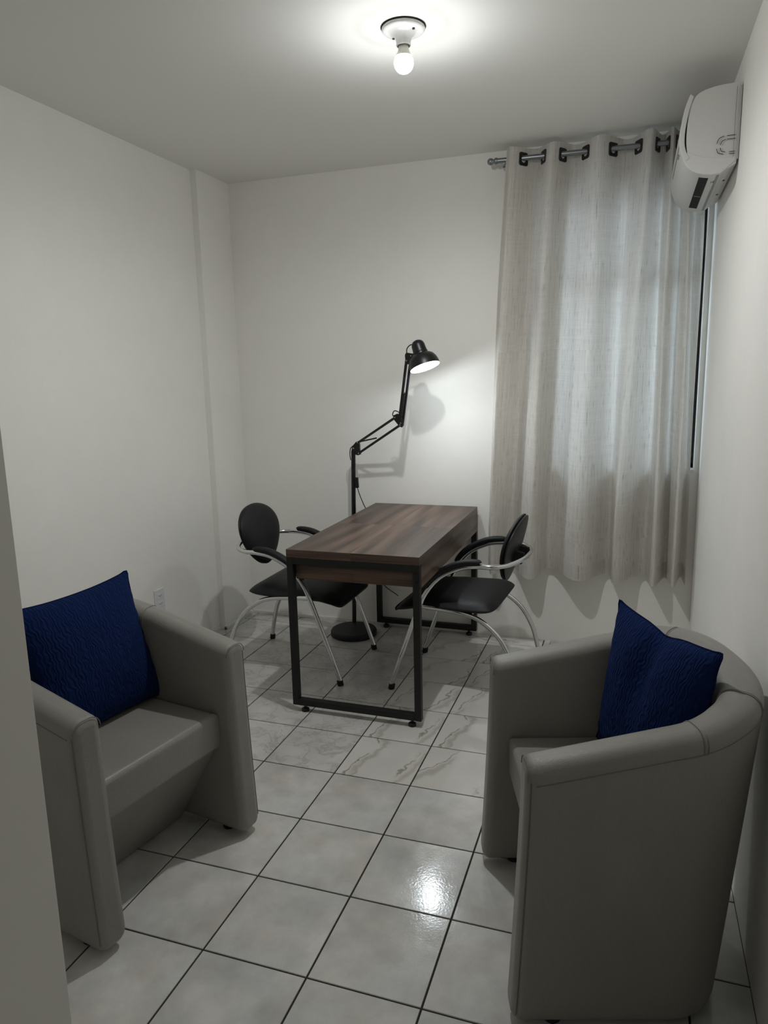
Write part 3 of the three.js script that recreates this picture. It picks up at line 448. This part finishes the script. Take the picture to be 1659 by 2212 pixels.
  const fp = new THREE.ExtrudeGeometry(new THREE.Shape([[0.245, 0.325], [0.06, 0.012], [0.02, 0.012], [0.19, 0.325]].map((p) => new THREE.Vector2(...p))), { depth: 2 * seatIn - 0.002, bevelEnabled: false }); fp.translate(0, 0, -seatIn + 0.001);
  mesh('under_panel', boxUV(fp), greyLeather, c);
  for (const [x, z] of [[0.235, W - TH / 2], [0.235, -W + TH / 2], [-0.13, 0.16], [-0.13, -0.16]]) mesh('foot', lathe([[0, 0.03], [0.02, 0.03], [0.022, 0.026], [0.022, 0.003], [0.02, 0], [0, 0]], 18).translate(x, 0, z), rubber, c);
  return c;
}
const ARM_L = [-0.2 - 0.30 * 0.985, 0, -0.208 - 0.30 * 0.172], ARM_R = [0.762 + 0.30 * 0.953, 0, -0.325 - 0.30 * 0.303];
const facing = (fx, fz) => Math.atan2(-fz, fx);
makeArmchair('grey leatherette tub armchair against the left wall, behind the open door', ARM_L, facing(0.985, 0.172));
makeArmchair('grey leatherette tub armchair with its back to the right wall', ARM_R, facing(-0.953, 0.303));

// ------------------------------------------------------------------ two navy cushions
const crinkle = tex(1024, 1024, (u, v) => { const w = fbm(u * 9, v * 9, 4, 3, 9), a = Math.sin((u * 38 + 2.6 * fbm(u * 24, v * 7, 7, 2, 0)) * 6.28 + 1.3 * Math.sin(v * 6.28 * 13 + 5 * w)), b = fbm(u * 80, v * 16, 15, 2); return 255 * clamp(0.35 + 0.3 * a + 0.35 * b, 0, 1); }, false);
const navy = phys({ name: 'navy_crinkled_fabric', color: 0x14254f, roughness: 0.95, bumpMap: crinkle, bumpScale: 0.0035, sheen: 0.35, sheenColor: new THREE.Color(0.10, 0.20, 0.55), sheenRoughness: 0.5, specularIntensity: 0.15 });
function makeCushion(label, pos, euler, size, bend, dent) {
  const c = thing('cushion', label, 'cushion', pos, 0, 'navy cushions on the armchairs');
  c.rotation.set(...euler); const n = 60, h = size / 2;
  const side = (sg) => grid(n, n, (u, v) => { const a = u * 2 - 1, b = v * 2 - 1, pin = 1 - 0.075 * (1 - Math.pow(Math.abs(b), 2.2)) , pin2 = 1 - 0.075 * (1 - Math.pow(Math.abs(a), 2.2)); const pro = Math.pow(Math.max(0, (1 - Math.pow(Math.abs(a), 2.6)) * (1 - Math.pow(Math.abs(b), 2.6))), 0.62);
    const wr = 0.006 * (fbm(a * 5 + 9 + sg, b * 5, 12, 3) - 0.5) * pro, edgeW = 0.004 * Math.sin(b * 21 + 1) * (Math.abs(a) > 0.9 ? 1 : 0);
    const dn = dent(a, b); return V(a * h * pin + edgeW * 0.5, b * h * pin2 - 0.012 * dn * Math.max(0, b), sg * (0.066 * pro * (sg > 0 ? 1 - 0.42 * dn : 1) + wr) + bend(a, b)); }, false, (u, v) => [u, v]);
  const back = side(-1); back.setIndex(Array.from(back.index.array).reduce((r, x, i, ar) => { if (i % 3 === 0) r.push(ar[i], ar[i + 2], ar[i + 1]); return r; }, [])); back.computeVertexNormals();
  const g = mergeGeometries([side(1), back]);
  mesh('cover', mergeVertices(g, 1e-5), navy, c);
  const rim = []; for (let k = 0; k < 4; k++) for (let i = 0; i < 14; i++) { const t = i / 7 - 1, [a, b] = k === 0 ? [t, -1] : k === 1 ? [1, t] : k === 2 ? [-t, 1] : [-1, -t]; rim.push(V(a * h * (1 - 0.075 * (1 - Math.pow(Math.abs(b), 2.2))), b * h * (1 - 0.075 * (1 - Math.pow(Math.abs(a), 2.2))) - 0.012 * dent(a, b) * Math.max(0, b), bend(a, b))); }
  mesh('edge_seam', tube(rim, 0.0022, 160, 6, true), navy, c);
  return c;
}
const facingOf = (fx, fz) => { const l = Math.hypot(fx, fz); return [V(fx / l, 0, fz / l), V(-fz / l, 0, fx / l)]; };
function seatCushion(c, origin, face, centre, across, up) {            // centre, across and up in the armchair's own axes
  const [f, sd] = facingOf(...face), w = (p) => V(0, p[1], 0).addScaledVector(f, p[0]).addScaledVector(sd, p[2]);
  c.position.copy(w(centre)).add(V(...origin)); const x = w(across).normalize(), y0 = w(up), y = y0.addScaledVector(x, -y0.dot(x)).normalize();
  c.quaternion.setFromRotationMatrix(new THREE.Matrix4().makeBasis(x, y, x.clone().cross(y)));
}
const cushL = makeCushion('navy crinkled cushion standing upright in the left armchair by the door', [0, 0, 0], [0, 0, 0], 0.44, () => 0, () => 0);
seatCushion(cushL, ARM_L, [0.985, 0.172], [-0.068, 0.652, -0.045], [0.02, 0.035, -1], [-0.30, 1, 0.0]);
const cushR = makeCushion('navy crinkled cushion leaning askew in the right armchair, dented in the middle', [0, 0, 0], [0, 0, 0], 0.43, () => 0, (a, b) => Math.exp(-Math.pow((a - 0.05 * b) / 0.22, 2)) * smooth(-0.7, 0.6, b));
seatCushion(cushR, ARM_R, [-0.953, 0.303], [-0.078, 0.645, 0.030], [-0.27, 0.0, -1], [-0.16, 1, -0.06]);

// ------------------------------------------------------------------ small things
{
  const t = thing('wall_socket', 'white wall socket with two outlets on the left wall, behind the armchair', 'socket', [XL, 0.36, -1.66]);
  const m = std({ name: 'white_socket_plastic', color: 0xe2e2e4, roughness: 0.35 }), g = std({ name: 'grey_socket_holes', color: 0x6f6f72, roughness: 0.6 });
  mesh('plate', box(0, 0.009, -0.06, 0.06, -0.04, 0.04, 0.003), m, t);
  for (const y of [0.022, -0.022]) { const s = mesh('outlet', box(0.0085, 0.0105, y - 0.014, y + 0.014, -0.024, 0.024, 0.0009), m, t); for (const z of [-0.0095, 0, 0.0095]) mesh('pin_hole', bar([0.0100, y + (z ? 0.002 : -0.002), z], [0.0112, y + (z ? 0.002 : -0.002), z], 0.0026, 8), g, s); }
}
{
  const t = std({ name: 'dark_dirt', color: 0x1b1714, roughness: 0.9 });
  [[1530, 1.2605, -0.308, 'small dark crumb on the floor tile between the right armchair and wall'], [0, 1.300, -0.08, 'dark crumb at the bottom right corner of the floor']].forEach(([, x, z, label], i) => {
    const g = new THREE.IcosahedronGeometry(0.007, 1), p = g.attributes.position; for (let k = 0; k < p.count; k++) { const f = 0.75 + 0.5 * hash(Math.round(p.getX(k) * 9e3), Math.round(p.getZ(k) * 9e3 + p.getY(k) * 7e3), i); p.setXYZ(k, p.getX(k) * f * 1.5, Math.max(-0.0025, p.getY(k) * f * 0.6), p.getZ(k) * f); } g.computeVertexNormals(); g.translate(x, 0.0026, z);
    const m = mesh('crumb', g, t); m.userData = { label, category: 'crumb' };
  });
}

renderer.render(scene, camera);
